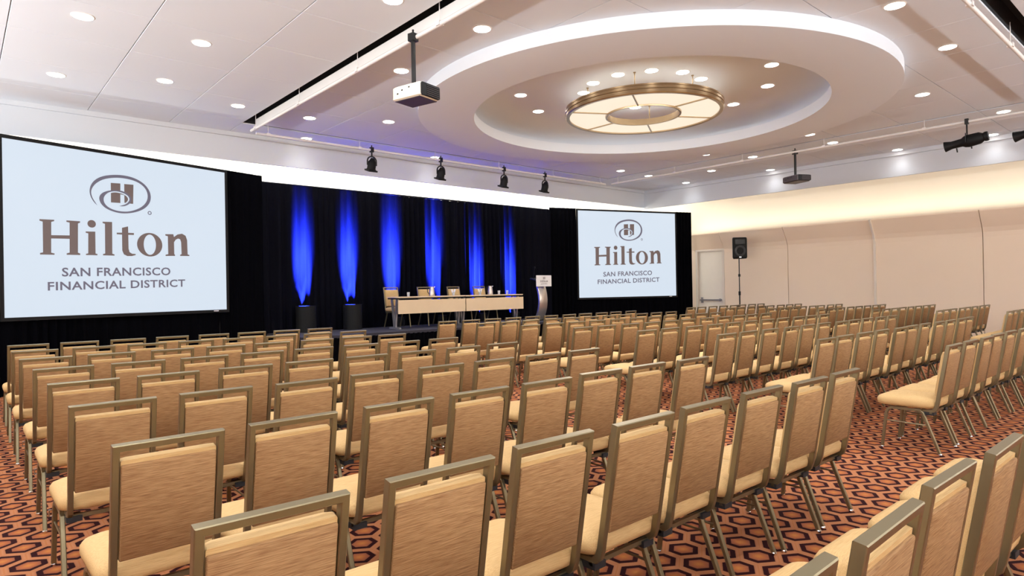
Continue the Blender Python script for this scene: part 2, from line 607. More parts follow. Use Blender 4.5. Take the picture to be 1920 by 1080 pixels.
# ------------------------------------------------------------------ lighting pipes and hangers
def pipe(name, a, b, label):
    t = thing(name, label, 'lighting pipe', a)
    d = Vector(b) - Vector(a)
    MB().sweep([(0, 0, 0), d], circ(.026, 10), (0, 0, 1)).obj('tube', M['white'], t, True)
    n = max(2, int(d.length / 1.9))
    for i in range(n + 1):
        p = d * ((i + .12) / (n + .24))
        hanger = MB().lathe([(.006, .02), (.006, .30)], 6, p, cap=True)
        hanger.box(p.x - .034, p.x + .034, p.y - .034, p.y + .034, -.02 + p.z, .03 + p.z)
        hanger.obj('hanger', M['white'], t)
    return t


PH = 4.52
pl_ = pipe('lighting_pipe', (4.17, 1.8, PH), (4.17, 12.0, PH), 'white lighting pipe under the slot, carrying the ivory projector')
MB().box(.05, .09, 0.05, 10.1, .05, .10).box(.055, .06, .05, 10.1, .10, .2).obj('cable_tray', M['white'], pl_)
pipe('lighting_pipe', (4.3, 12.13, PH), (14.3, 12.13, PH), 'white lighting pipe parallel to the stage, carrying four black spotlights')
pipe('lighting_pipe', (14.43, 1.9, PH), (14.43, 12.0, PH), 'white lighting pipe on the door side, carrying the dark projector')
pipe('lighting_pipe', (4.4, 1.90, PH), (14.2, 1.90, PH), 'white lighting pipe in the slot behind the chandelier, opposite the stage')


# ------------------------------------------------------------------ projectors
def projector(x, y, hb, rz, sx, sy, sz, body, label, dark):
    t = thing('ceiling_projector', label, 'projector', (x, y, hb), rz)
    b = MB().loft([[(p[0], p[1], z) for p in rrect(sx / 2 - i_, sy / 2 - i_, .03, 4)] for i_, z in ((.02, 0), (.0, .015), (0, sz - .02), (.02, sz))])
    b.obj('body', body, t, 35)
    MB().box(-sx / 2 + .02, sx / 2 - .02, -sy / 2 + .03, sy / 2 - .03, -.006, .002).obj('base_plate', M['projd'], t)
    gr = MB().loft([[(p[0], y_, p[1] + sz / 2) for p in rrect(sx / 2 - .012, sz / 2 - .008, .02, 4)] for y_ in (-sy / 2 - .012, -sy / 2 + .01)]).obj('rear_grille', M['black'], t)
    for k in range(6):
        MB().box(-sx / 2 + .10, sx / 2 - .03, -sy / 2 - .016, -sy / 2 - .011, .02 + k * (sz - .05) / 5, .026 + k * (sz - .05) / 5).obj('slat', M['projd'], gr)
    MB().lathe([(.055, 0), (.055, .05), (.045, .06), (.001, .062)], 20, (0, sy / 2 - .01, sz / 2), 'y').obj('lens', M['lens'], t, True)
    for k, (yy, zz) in enumerate(((.05, .6), (.12, .4), (-.06, .7))):
        MB().box(-sx / 2 - .004, -sx / 2 + .01, yy, yy + .022, sz * zz, sz * zz + .014).obj('connector', M['black'], t)
    top = PH - hb
    MB().sweep([(0, .03, sz), (0, .03, top - .02)], sqr(.042), (1, 0, 0)).obj('drop_pole', M['blackm'], t)
    MB().box(-.07, .07, -.05, .11, sz, sz + .015).obj('mount_plate', body, t)
    c = MB().box(-.045, .045, -.015, .075, top - .05, top + .04).lathe([(.012, .04), (.012, .09)], 8, (0, .03, top), cap=True)
    c.obj('pipe_clamp', M['blackm'], t)
    return t


projector(4.15, 6.41, 3.75, radians(14.5), .34, .45, .165, M['projw'], 'ivory projector with dark rear grille hanging from the slot pipe', True)
projector(14.46, 6.62, 3.83, radians(-24), .36, .50, .14, M['projd'], 'dark grey projector hanging on a black pole at the door side', True)


# ------------------------------------------------------------------ stage spotlights
def par_can(x, y, label, tilt=18):
    t = thing('par_spotlight', label, 'spotlight', (x, y, PH), 0, 'black spotlights on the pipe before the stage')
    MB().box(-.035, .035, -.035, .035, -.05, .055).lathe([(.012, .05), (.012, .10)], 8, cap=True).obj('clamp', M['blackm'], t)
    MB().lathe([(.018, -.14), (.018, -.05)], 10, cap=True).obj('spigot', M['blackm'], t)
    arc = [(.105 * cos(a), 0, -.24 + .10 * sin(a)) for a in [pi * k / 10 for k in range(11)]]
    arc = [(.105, 0, -.33)] + arc + [(-.105, 0, -.33)]
    MB().sweep(arc, sq(.012, .03), (0, 1, 0)).obj('yoke', M['blackm'], t)
    can = MB().lathe([(.001, -.17), (.035, -.172), (.05, -.20), (.062, -.225), (.085, -.25), (.09, -.28), (.09, -.40), (.102, -.405), (.102, -.42), (.085, -.42), (.08, -.35), (.001, -.345)], 24)
    can.xf(Matrix.Translation((0, 0, -.3)) @ Matrix.Rotation(radians(tilt), 4, 'X') @ Matrix.Translation((0, 0, .3)))
    o = can.obj('can', M['black'], t, 35)
    fr = MB()
    for s_ in (-1, 1):
        fr.box(s_ * .098 - .006, s_ * .098 + .006, -.10, .10, -.455, -.42)
        fr.box(-.10, .10, s_ * .098 - .006, s_ * .098 + .006, -.455, -.42)
    fr.xf(Matrix.Translation((0, 0, -.3)) @ Matrix.Rotation(radians(tilt), 4, 'X') @ Matrix.Translation((0, 0, .3)))
    fr.obj('filter_frame', M['black'], o)
    return t


for x, s in ((6.72, 'first'), (8.50, 'second'), (10.42, 'third'), (11.85, 'fourth')):
    par_can(x, 12.13, 'black hanging spotlight, %s counted from the slot corner above the uplighters' % s)
tp = par_can(6.30, 1.93, 'black hanging spotlight on the pipe opposite the stage, beside the dome', 42)
del tp['group']


def ellipsoidal(x, y, rz, label):
    t = thing('profile_spotlight', label, 'spotlight', (x, y, PH), rz)
    MB().box(-.035, .035, -.03, .03, -.05, .055).obj('clamp', M['blackm'], t)
    MB().lathe([(.014, -.24), (.014, -.05)], 10, cap=True).obj('spigot', M['blackm'], t)
    MB().sweep([(-.13, 0, -.40), (-.13, 0, -.25), (.13, 0, -.25), (.13, 0, -.40)], sq(.012, .03), (0, 1, 0)).obj('yoke', M['blackm'], t)
    tilt = Matrix.Translation((0, 0, -.37)) @ Matrix.Rotation(radians(-8), 4, 'X')
    b = MB().lathe([(.001, -.33), (.085, -.33), (.09, -.30), (.085, -.27), (.075, -.26), (.11, -.20), (.12, -.02), (.105, .04), (.078, .08), (.072, .24), (.078, .27), (.10, .36), (.092, .362), (.06, .30), (.001, .30)], 20, (0, 0, 0), 'y')
    b.xf(tilt).obj('barrel', M['black'], t, 35)
    MB().lathe([(.001, .33), (.085, .335), (.085, .345), (.001, .35)], 20, (0, 0, 0), 'y').xf(tilt).obj('lens', M['lens'], t, True)
    k = MB()
    for yy in (-.05, .18):
        k.lathe([(.012, -.16), (.012, -.08)], 8, (0, yy, 0), cap=True)
    k.xf(tilt).obj('knob', M['blackm'], t)
    return t


ellipsoidal(14.43, 3.36, radians(3), 'long black profile spotlight clamped under the pipe, wholly in view')
ellipsoidal(14.43, 2.30, radians(-6), 'long black profile spotlight clamped next after the one fully seen')

# ------------------------------------------------------------------ stage
STH = 0.65
st = thing('stage_platform', 'low black-skirted stage platform with dark carpeted top', 'stage', (9.2, 12.9, 0))
MB().box(-4.2, 4.3, -1.05, .76, STH - .06, STH).obj('deck', M['stage'], st)
sk = MB()
n = 420
pts = [(-4.2 + 8.5 * i / n, -1.05 + .02 * sin(i * 1.05) + .008 * sin(i * .37)) for i in range(n + 1)]
sk.loft([[(x, y, 0.005) for x, y in pts] + [(x, y + .02, 0.005) for x, y in pts[::-1]], [(x, y, STH - .05) for x, y in pts] + [(x, y + .02, STH - .05) for x, y in pts[::-1]]])
sk.obj('skirt', M['velour'], st, True)
MB().box(-4.2, -4.17, -1.03, .76, .005, STH - .06).obj('side_skirt', M['velour'], st)
MB().box(4.27, 4.3, -1.03, .76, .005, STH - .06).obj('side_skirt', M['velour'], st)


def curtain(name, ax, ay, bx, by, z0, z1, mat, parent, amp=.045, wl=.20, seed=0, thick=.012):
    rnd = random.Random(seed)
    L = hypot(bx - ax, by - ay)
    ux, uy = (bx - ax) / L, (by - ay) / L
    nx, ny = -uy, ux
    n = int(L / .028)
    ph, prof_ = 0.0, []
    ampl = amp
    for i in range(n + 1):
        s = L * i / n
        ph += .028 / (wl * (1 + .35 * sin(s * 2.3 + seed))) * 2 * pi
        ampl = amp * (.6 + .4 * sin(s * 1.7 + seed * 2.1) + .25 * rnd.random())
        w = ampl * sin(ph) + ampl * .35 * sin(2.1 * ph + seed)
        prof_.append((s, w))
    rings = []
    for z, k in ((z0, 1.15), (z0 + (z1 - z0) * .35, 1.05), (z0 + (z1 - z0) * .75, .9), (z1, .55)):
        f = [(ax + ux * s + nx * w * k, ay + uy * s + ny * w * k, z) for s, w in prof_]
        bk = [(ax + ux * s + nx * (w * k + thick), ay + uy * s + ny * (w * k + thick), z) for s, w in prof_[::-1]]
        rings.append(f + bk)
    return MB().loft(rings).obj(name, mat, parent, True)


DY = 13.80
for i, (a, b, lab) in enumerate(((4.95, 7.52, 'dark pleated drape bay washed blue behind the two tub uplighters'),
                                 (7.52, 10.62, 'dark pleated drape bay washed blue behind the head table middle'),
                                 (10.62, 13.66, 'dark pleated drape bay washed blue beside the lectern'))):
    t = thing('stage_drape', lab, 'drape', ((a + b) / 2, DY, 0), 0, 'blue-lit drapes behind the stage')
    hw = (b - a) / 2
    curtain('curtain', -hw - .06, (i % 2) * .09, hw + .08 * (i < 2), (i % 2) * .09, .01, 3.90, M['drape'], t, .05, .21, i + 1)
    MB().sweep([(-hw, .05, 3.91), (hw, .05, 3.91)], circ(.02, 8), (0, 0, 1)).obj('top_rail', M['black'], t, True)
    MB().lathe([(.024, .0), (.024, 3.93), (.001, 3.95)], 10, (hw, .1, 0)).obj('upright', M['black'], t, True)


# ------------------------------------------------------------------ projection screens with their drape surrounds
SWO = [(-0.512, 0.476), (-0.574, 0.534), (-0.622, 0.625), (-0.634, 0.72), (-0.609, 0.82), (-0.539, 0.916), (-0.428, 0.985), (-0.285, 1.027), (-0.118, 1.047), (0.031, 1.038), (0.162, 1.0), (0.272, 0.934), (0.349, 0.84), (0.381, 0.728), (0.357, 0.61), (0.276, 0.51), (0.164, 0.442), (0.021, 0.395), (-0.128, 0.376), (-0.253, 0.392), (-0.376, 0.435), (-0.455, 0.503), (-0.484, 0.576), (-0.484, 0.63), (-0.453, 0.684), (-0.392, 0.728), (-0.289, 0.763), (-0.164, 0.778), (-0.059, 0.757), (0.016, 0.709), (0.043, 0.645), (0.024, 0.575), (-0.041, 0.523), (-0.105, 0.501), (-0.168, 0.504)]
SWI = [(-0.105, 0.524), (-0.051, 0.549), (-0.001, 0.602), (0.008, 0.652), (-0.021, 0.699), (-0.091, 0.735), (-0.185, 0.753), (-0.269, 0.747), (-0.351, 0.711), (-0.403, 0.65), (-0.418, 0.594), (-0.405, 0.53), (-0.355, 0.47), (-0.253, 0.425), (-0.128, 0.41), (0.0, 0.422), (0.131, 0.473), (0.232, 0.54), (0.3, 0.627), (0.324, 0.722), (0.304, 0.823), (0.238, 0.907), (0.128, 0.966), (-0.012, 0.992), (-0.161, 0.994), (-0.307, 0.969), (-0.429, 0.926), (-0.53, 0.852), (-0.59, 0.769), (-0.611, 0.691), (-0.593, 0.607), (-0.545, 0.526)]
BARS = [[(-0.297, 0.887), (-0.141, 0.896), (-0.146, 0.557), (-0.298, 0.552)], [(-0.078, 0.896), (0.077, 0.902), (0.067, 0.564), (0.028, 0.564), (-0.079, 0.569)], [(-0.15, 0.76), (-0.07, 0.757), (-0.07, 0.70), (-0.15, 0.71)]]
LET = {'H': [(-1.355, 0.178), (-1.152, 0.183), (-1.153, 0.162), (-1.194, 0.146), (-1.197, -0.065), (-0.936, -0.053), (-0.934, 0.155), (-0.98, 0.164), (-0.979, 0.189), (-0.779, 0.19), (-0.779, 0.167), (-0.811, 0.152), (-0.818, -0.33), (-0.784, -0.342), (-0.785, -0.367), (-0.983, -0.37), (-0.983, -0.347), (-0.94, -0.333), (-0.937, -0.109), (-1.198, -0.118), (-1.201, -0.345), (-1.154, -0.354), (-1.155, -0.376), (-1.354, -0.38), (-1.354, -0.355), (-1.313, -0.344), (-1.312, 0.141), (-1.356, 0.154)],
       'i': [(-0.698, 0.028), (-0.552, 0.034), (-0.553, -0.333), (-0.524, -0.34), (-0.524, -0.362), (-0.7, -0.364), (-0.7, -0.345), (-0.665, -0.335), (-0.66, -0.003), (-0.699, 0.005)],
       'l': [(-0.436, 0.211), (-0.285, 0.217), (-0.289, -0.327), (-0.254, -0.337), (-0.254, -0.359), (-0.438, -0.359), (-0.438, -0.339), (-0.403, -0.327), (-0.4, 0.177), (-0.436, 0.187)],
       't': [(-0.126, 0.129), (-0.025, 0.161), (-0.023, 0.049), (0.073, 0.051), (0.072, 0.017), (-0.023, 0.013), (-0.022, -0.227), (-0.006, -0.289), (0.037, -0.315), (0.097, -0.317), (0.097, -0.335), (0.032, -0.356), (-0.044, -0.358), (-0.101, -0.331), (-0.127, -0.265), (-0.127, 0.011), (-0.213, 0.012), (-0.213, 0.039), (-0.127, 0.044)],
       'n': [(0.626, 0.066), (0.776, 0.075), (0.785, 0.023), (0.853, 0.075), (0.94, 0.095), (1.008, 0.061), (1.037, -0.022), (1.043, -0.289), (1.078, -0.3), (1.077, -0.319), (0.896, -0.323), (0.896, -0.302), (0.926, -0.288), (0.92, -0.065), (0.903, -0.013), (0.864, -0.001), (0.82, -0.022), (0.786, -0.072), (0.787, -0.294), (0.801, -0.305), (0.801, -0.326), (0.624, -0.333), (0.624, -0.311), (0.674, -0.298), (0.672, 0.031), (0.625, 0.042)]}


def smooth_poly(pts, it=2):
    for _ in range(it):
        q = []
        for i in range(len(pts) - 1):
            a, b = pts[i], pts[i + 1]
            q += [(a[0] * .75 + b[0] * .25, a[1] * .75 + b[1] * .25), (a[0] * .25 + b[0] * .75, a[1] * .25 + b[1] * .75)]
        pts = [pts[0]] + q + [pts[-1]]
    return pts


def flat_mesh(name, polys, mat, d=0.0, thick=.0015):
    """each polygon (list of (x,z), optional holes via ring pairs) becomes a thin tile facing -Y"""
    bm = bmesh.new()
    for poly in polys:
        kind, data = poly
        if kind == 'poly':
            vs = [bm.verts.new((x, d, z)) for x, z in data]
            for tri in tessellate_polygon([[Vector((x, z, 0)) for x, z in data]]):
                bm.faces.new([vs[k] for k in tri])
        else:
            outer, inner = data
            n_ = len(outer)
            vo = [bm.verts.new((x, d, z)) for x, z in outer]
            vi = [bm.verts.new((x, d, z)) for x, z in inner]
            closed = kind == 'ring'
            for i in range(n_ if closed else n_ - 1):
                j = (i + 1) % n_
                bm.faces.new((vo[i], vo[j], vi[j], vi[i]))
    bmesh.ops.recalc_face_normals(bm, faces=bm.faces)
    for f in bm.faces:
        if f.normal.y > 0:
            f.normal_flip()
    me = bpy.data.meshes.new(name)
    bm.to_mesh(me)
    bm.free()
    me.materials.append(mat)
    return me


def resample(pts, n):
    L = [0]
    for a, b in zip(pts[:-1], pts[1:]):
        L.append(L[-1] + hypot(b[0] - a[0], b[1] - a[1]))
    out, k = [], 0
    for i in range(n):
        s = L[-1] * i / (n - 1)
        while k < len(L) - 2 and L[k + 1] < s:
            k += 1
        f = (s - L[k]) / max(1e-9, L[k + 1] - L[k])
        a, b = pts[k], pts[k + 1]
        out.append((a[0] + (b[0] - a[0]) * f, a[1] + (b[1] - a[1]) * f))
    return out


# the swirl is a ribbon between an outer and an inner line (paired end to end)
sw_o = resample(smooth_poly(SWO), 140)
sw_i_full = [SWO[0]] + SWI[::-1] + [SWO[-1]]
sw_i = smooth_poly(sw_i_full)
# pair each outer point with the nearest point further along the inner line
pairs, k0 = [], 0
sw_i = resample(sw_i, 600)
for i, p in enumerate(sw_o):
    best, bk = 9, k0
    for k in range(k0, min(k0 + 40, 600)):
        dd_ = hypot(sw_i[k][0] - p[0], sw_i[k][1] - p[1])
        if dd_ < best:
            best, bk = dd_, k
    k0 = bk
    pairs.append(sw_i[bk])
EMB_SW = [('strip', (sw_o, pairs))]
# light outline where the inner loop crosses the two bars
loop_i = [p for p in pairs[95:138]]
cxl, czl = -.19, .62
loop_in = [(cxl + (p[0] - cxl) * .88, czl + (p[1] - czl) * .86) for p in loop_i]
EMB_GAP = [('strip', (loop_i, loop_in))]
EMB_BARS = [('poly', b) for b in BARS]
HIL = [('poly', v) for v in LET.values()]
HIL.append(('poly', [(-.605 + .065 * cos(a), .161 + .064 * sin(a)) for a in [2 * pi * k / 20 for k in range(20)]]))
oo = [(.345 + .223 * cos(a), -.141 + .212 * sin(a)) for a in [2 * pi * k / 40 for k in range(40)]]
oi_ = [(.345 + .108 * cos(a), -.141 + .182 * sin(a)) for a in [2 * pi * k / 40 for k in range(40)]]
HIL.append(('ring', (oo, oi_)))
REG = [('ring', ([(.35 + .035 * cos(a), .43 + .035 * sin(a)) for a in [2 * pi * k / 16 for k in range(16)]],
                 [(.35 + .02 * cos(a), .43 + .02 * sin(a)) for a in [2 * pi * k / 16 for k in range(16)]]))]


def text_mesh(txt, x0, x1, z0, z1, mat, d, shear=0.0, bold=.02):
    cu = bpy.data.curves.new('txt', 'FONT')
    cu.body = txt
    cu.space_character = 1.06
    cu.offset = bold
    cu.resolution_u = 3
    o = bpy.data.objects.new('txt', cu)
    C.objects.link(o)
    dg = bpy.context.evaluated_depsgraph_get()
    me = bpy.data.meshes.new_from_object(o.evaluated_get(dg))
    bpy.data.objects.remove(o)
    xs = [v.co.x for v in me.vertices]
    ys = [v.co.y for v in me.vertices]
    ax, bx, ay, by = min(xs), max(xs), min(ys), max(ys)
    for v in me.vertices:
        fx = (v.co.x - ax) / (bx - ax)
        fz = (v.co.y - ay) / (by - ay)
        v.co = (x0 + (x1 - x0) * fx, d, z0 + (z1 - z0) * fz + shear * fx)
    bm = bmesh.new()
    bm.from_mesh(me)
    for f in bm.faces:
        f.normal_update()
        if f.normal.y > 0:
            f.normal_flip()
    bm.to_mesh(me)
    bm.free()
    me.materials.clear()
    me.materials.append(mat)
    return me


D1 = -.003
art = [('emblem', flat_mesh('emblem', EMB_BARS, M['ink'], D1)), ('emblem_gap', flat_mesh('emblem_gap', EMB_GAP, M['screen'], D1 - .001)),
       ('emblem_swirl', flat_mesh('emblem_swirl', EMB_SW, M['ink2'], D1 - .002)), ('registered_mark', flat_mesh('registered_mark', REG, M['ink2'], D1)),
       ('name_lettering', flat_mesh('name_lettering', HIL, M['ink'], D1)),
       ('place_lettering', text_mesh('SAN FRANCISCO', -1.055, .71, -.725, -.58, M['ink2'], D1, .038)),
       ('place_lettering', text_mesh('FINANCIAL DISTRICT', -1.256, .986, -.95, -.81, M['ink2'], D1, .05))]
art_print = {}


def projection_screen(ax, ay, bx, by, label, wingL, wingR, art_dx, art_dz, art_s, seed):
    cx, cy = (ax + bx) / 2, (ay + by) / 2
    ang = atan2(by - ay, bx - ax)
    hw = hypot(bx - ax, by - ay) / 2
    z0, z1 = 1.205, 3.93
    t = thing('projection_screen', label, 'projection screen', (cx, cy, 0), ang, 'draped projection screens')
    sc_ = MB().box(-hw, hw, 0, .02, z0, z1).obj('screen_surface', M['screen'], t)
    for nm, me in art:
        o = link(nm, me, sc_)
        o.location = (art_dx, 0, 2.56 + art_dz)
        o.scale = (art_s, 1, art_s)
    fr = MB()
    fr.box(-hw - .05, hw + .05, -.012, .03, z1, z1 + .055).box(-hw - .05, hw + .05, -.012, .03, z0 - .055, z0)
    fr.box(-hw - .05, -hw, -.012, .03, z0, z1).box(hw, hw + .05, -.012, .03, z0, z1)
    fr.obj('frame', M['black'], t)
    MB().box(hw - .28, hw - .18, -.016, -.011, z0 - .03, z0 - .012).obj('maker_badge', M['paper'], t)
    curtain('skirt', -hw - .05, .03, hw + .05, .03, .01, z0 - .05, M['velour'], t, .035, .2, seed)
    curtain('wing_drape', -hw - wingL, .06, -hw - .045, .06, .01, 4.0, M['velour'], t, .03, .2, seed + 1)
    curtain('wing_drape', hw + .045, .06, hw + wingR, .06, .01, 4.0, M['velour'], t, .03, .2, seed + 2)
    for s_ in (-1, 1):
        MB().box(s_ * (hw - .1) - .03, s_ * (hw - .1) + .03, .05, .12, 0, z1).obj('truss_leg', M['blackm'], t)
    return t


projection_screen(0.566, 12.291, 4.083, 13.304, 'large draped projection screen with logo, beside the two tub uplighters', 1.1, .90, 0, 0, 1.0, 3)
projection_screen(14.638, 13.554, 18.104, 12.378, 'large draped projection screen with logo, beside the lectern and door', .95, .72, .145, .05, 1.04, 8)


# ------------------------------------------------------------------ uplighters
def blue_spot(x, y, z):
    o = area('blue_beam', (x, y, z), .36, .36, BLUE_W, (0.022, 0.05, 1.0), (0, 0, 0), radians(13))
    o.data.shape = 'DISK'
    o.rotation_euler = Vector((0, .23, 1)).normalized().to_track_quat('-Z', 'Y').to_euler()


BX = [5.87, 6.98, 8.19, 9.46, 10.78, 11.98]
for i, x in enumerate(BX):
    if i < 2:
        t = thing('tub_uplighter', 'black cylindrical tub uplighter on the stage, %s' % ('nearer the head table' if i else 'nearer the projection screen'), 'uplighter', (x - .08, 13.47, STH), 0, 'uplighters along the drape')
        MB().lathe([(.0, 0.0), (.215, 0), (.215, .57), (.195, .57), (.195, .40), (.0, .40)], 32).obj('shade', M['black'], t, 35)
        MB().lathe([(.001, .45), (.10, .45), (.10, .41)], 20, cap=False).obj('led_lamp', M['blue'], t)
        blue_spot(x, 13.58, STH + .575)
    else:
        t = thing('floor_uplighter', 'small black floor uplighter behind the head table, %s from the tub uplighters' % ('first', 'second', 'third', 'fourth')[i - 2], 'uplighter', (x, 13.55, STH), 0, 'uplighters along the drape')
        MB().lathe([(.0, 0.02), (.10, .02), (.11, .05), (.11, .22), (.095, .22), (.09, .16), (.0, .16)], 24).obj('can', M['black'], t, 35)
        MB().lathe([(.001, .18), (.085, .18)], 20).obj('led_lamp', M['blue'], t)
        MB().box(-.13, -.115, -.02, .02, 0, .16).box(.115, .13, -.02, .02, 0, .16).box(-.13, .13, -.02, .02, 0, .012).obj('bracket', M['blackm'], t)
        blue_spot(x, 13.58, STH + .24)


# ------------------------------------------------------------------ head table
def head_table(x0, x1, label):
    w = x1 - x0
    t = thing('head_table', label, 'table', ((x0 + x1) / 2, 12.66, STH), 0, 'tables joined into the head table')
    h = w / 2 - .003
    MB().loft([[(p[0], p[1], z) for p in rrect(h, .24, .01, 3)] for z in (.705, .73)]).obj('table_top', M['wood'], t)
    MB().box(-h + .01, h - .01, -.255, -.235, .345, .655).obj('modesty_panel', M['wood'], t)
    MB().box(-h + .02, h - .02, -.232, .22, .675, .704).obj('under_frame', M['black'], t)
    for s_ in (-1, 1):
        xx = s_ * (h - .07)
        lg = MB().sweep([(xx, -.10, .68), (xx, -.02, .03)], sq(.04, .05), (1, 0, 0)).sweep([(xx, .12, .68), (xx, .02, .03)], sq(.04, .05), (1, 0, 0))
        lg.box(xx - .025, xx + .025, -.22, .22, 0.0, .04)
        lg.obj('leg', M['greymetal'], t)
    return t


head_table(7.46, 9.36, 'pale maple panel-front head table nearer the tub uplighters')
head_table(9.36, 11.26, 'pale maple panel-front head table nearer the lectern')


def tumbler(x, y, label):
    t = thing('water_glass', label, 'glass', (x, y, STH + .731), 0, 'glasses on the head table')
    MB().lathe([(.001, 0), (.028, 0), (.036, .10), (.033, .10), (.026, .008), (.001, .008)], 20).obj('tumbler', M['tumbler'], t, True)
    return t


def napkin_cup(x, y, label):
    t = thing('glass_with_napkin', label, 'glass', (x, y, STH + .731), 0, 'glasses on the head table')
    MB().lathe([(.001, 0), (.028, 0), (.036, .09), (.033, .09), (.026, .008), (.001, .008)], 20).obj('tumbler', M['tumbler'], t, True)
    nk = MB()
    for s_ in (-1, 1):
        nk.sweep([(0, 0, .02), (s_ * .05, 0, .15)], sq(.05, .02), (0, 1, 0))
    nk.obj('napkin', M['paper'], t)
    return t


def pitcher(x, y, label):
    t = thing('water_pitcher', label, 'pitcher', (x, y, STH + .731), radians(160), 'pitchers on the head table')
    MB().lathe([(.001, 0), (.068, 0), (.07, .01), (.066, .09), (.055, .17), (.046, .21), (.05, .225), (.044, .225), (.04, .20), (.001, .19)], 24).obj('jug', M['steel'], t, True)
    MB().sweep([(.055, 0, .19), (.095, 0, .195), (.11, 0, .17), (.105, 0, .09), (.066, 0, .05)], sqr(.014), (0, 1, 0)).obj('handle', M['black'], t)
    MB().sweep([(-.04, 0, .195), (-.075, 0, .222)], sq(.03, .012), (0, 1, 0)).obj('spout', M['steel'], t)
    return t


tumbler(7.86, 12.60, 'clear water glass alone at the uplighter end of the head table')
napkin_cup(9.12, 12.58, 'clear glass with white folded napkin before the third stage chair')
napkin_cup(9.94, 12.58, 'clear glass with white folded napkin before the fourth stage chair')
tumbler(10.58, 12.60, 'clear water glass beside the pitcher nearer the lectern')
tumbler(10.86, 12.60, 'clear water glass at the lectern end of the head table')
pitcher(8.55, 12.66, 'brushed steel water pitcher on the head table beside the second stage chair')
pitcher(10.34, 12.66, 'brushed steel water pitcher on the head table nearer the lectern')

# ------------------------------------------------------------------ lectern
t = thing('lectern', 'curved brushed steel lectern with white logo sign and microphone', 'lectern', (12.02, 12.46, STH))
col_p = [(0, .16, .03), (0, .075, .18), (0, .015, .36), (0, -.005, .55), (0, .02, .75), (0, .075, .92)]
col_p = [(0, y, z) for y, z in smooth_poly([(p[1], p[2]) for p in col_p], 2)]
MB().sweep(col_p, [(-.15, -.02), (-.13, -.035), (.13, -.035), (.15, -.02), (.15, .03), (-.15, .03)], (1, 0, 0)).obj('column', M['steel'], t, True)
MB().loft([[(p[0], p[1] + .16, z) for p in rrect(.30, .24, .04)] for z in (0, .03)]).obj('base', M['blackm'], t)
MB().loft([[(p[0], p[1] + .10, z + (p[1]) * .22) for p in rrect(.27, .13, .03)] for z in (1.10, 1.13)]).obj('desk_top', M['blackm'], t)
sg = MB().loft([[(p[0], y, p[1] + 1.07) for p in rrect(.28, .15, .01, 3)] for y in (-.05, -.035)]).obj('sign', M['paper'], t)
for nm, src in (('emblem', 0), ('emblem_swirl', 2), ('name_lettering', 4), ('place_lettering', 5), ('place_lettering', 6)):
    me = art[src][1].copy()
    me.materials.clear()
    me.materials.append(M['print'])
    o = link(nm, me, sg)
    o.scale = (.115, 1, .105)
    o.location = (.016, -.05, 1.07)
MB().sweep([(-.2, .15, 1.12), (-.215, .12, 1.25), (-.26, .05, 1.36), (-.30, -.01, 1.42)], circ(.007, 6), (1, 0, 0)).lathe([(.0, 0), (.018, .01), (.018, .05), (.0, .06)], 10, (-.305, -.02, 1.40)).obj('microphone', M['black'], t)


# ------------------------------------------------------------------ loudspeaker
SPX, SPY = 18.50, 10.32
t = thing('speaker_stand', 'black telescopic tripod speaker stand by the door wall', 'speaker stand', (SPX, SPY, 0))
MB().lathe([(.022, .10), (.022, 1.25)], 12, cap=True).obj('lower_pole', M['blackm'], t, True)
MB().lathe([(.016, 1.2), (.016, 2.345)], 12, cap=True).obj('upper_pole', M['blackm'], t, True)
MB().lathe([(.034, 1.20), (.034, 1.32)], 12, cap=True).lathe([(.034, 1.78), (.034, 1.86)], 12, cap=True).obj('collar', M['black'], t, True)
for i in range(3):
    a = radians(40 + 120 * i)
    lg = MB().sweep([(.03 * cos(a), .03 * sin(a), .82), (.55 * cos(a), .55 * sin(a), .015)], sq(.024), (0, 0, 1)).obj('leg', M['blackm'], t)
    MB().sweep([(.02 * cos(a), .02 * sin(a), .28), (.30 * cos(a), .30 * sin(a), .40)], sq(.016), (0, 0, 1)).obj('brace', M['blackm'], lg)
t = thing('loudspeaker', 'black two-way loudspeaker on the tripod stand by the door', 'loudspeaker', (SPX, SPY, 2.34), radians(-48))
prof_ = [(-.20, -.17), (.20, -.17), (.22, -.12), (.15, .17), (-.15, .17), (-.22, -.12)]
MB().loft([[(x * k, y * k, z) for x, y in prof_] for k, z in ((.9, 0), (1, .04), (1, .62), (.92, .66))]).obj('cabinet', M['black'], t)
hn = MB().loft([[(p[0] * k, y, p[1] * k + .52) for p in rrect(.15, .09, .03)] for k, y in ((1, -.178), (.95, -.182), (.35, -.165))], cap=True).obj('horn', M['blackm'], t)
MB().lathe([(.165, .172), (.17, .182), (.14, .182), (.05, .15), (.0, .16)], 28, (0, 0, .24), 'y').xf(Matrix.Scale(-1, 4, (0, 1, 0))).obj('woofer', M['blackm'], t, True)
MB().box(-.03, .03, -.185, -.172, .03, .055).obj('badge', M['chrome'], t)

# ------------------------------------------------------------------ banquet chairs
TOPZ = .955


def by(z):                      # y of the back plane at height z
    return .09 * (TOPZ - .014 - z) / .531


chair = thing('banquet_chair', '', 'chair')
tb = .028
xx = .185
bp_ = [(-xx, .20, .368), (-xx, .125, .374), (-xx, .10, .395), (-xx, .088, .43), (-xx, 0, TOPZ - .014), (xx, 0, TOPZ - .014), (xx, .088, .43), (xx, .10, .395), (xx, .125, .374), (xx, .20, .368)]
MB().sweep(bp_, [(-.0095, -.016), (.0095, -.016), (.0125, -.013), (.0125, .013), (.0095, .016), (-.0095, .016), (-.0125, .013), (-.0125, -.013)], (1, 0, 0)).obj('back_frame', M['metal'], chair)
# cushion of the back: rings along the normal direction of the tilted plane
nrm = Vector((0, .531, .09)).normalized()


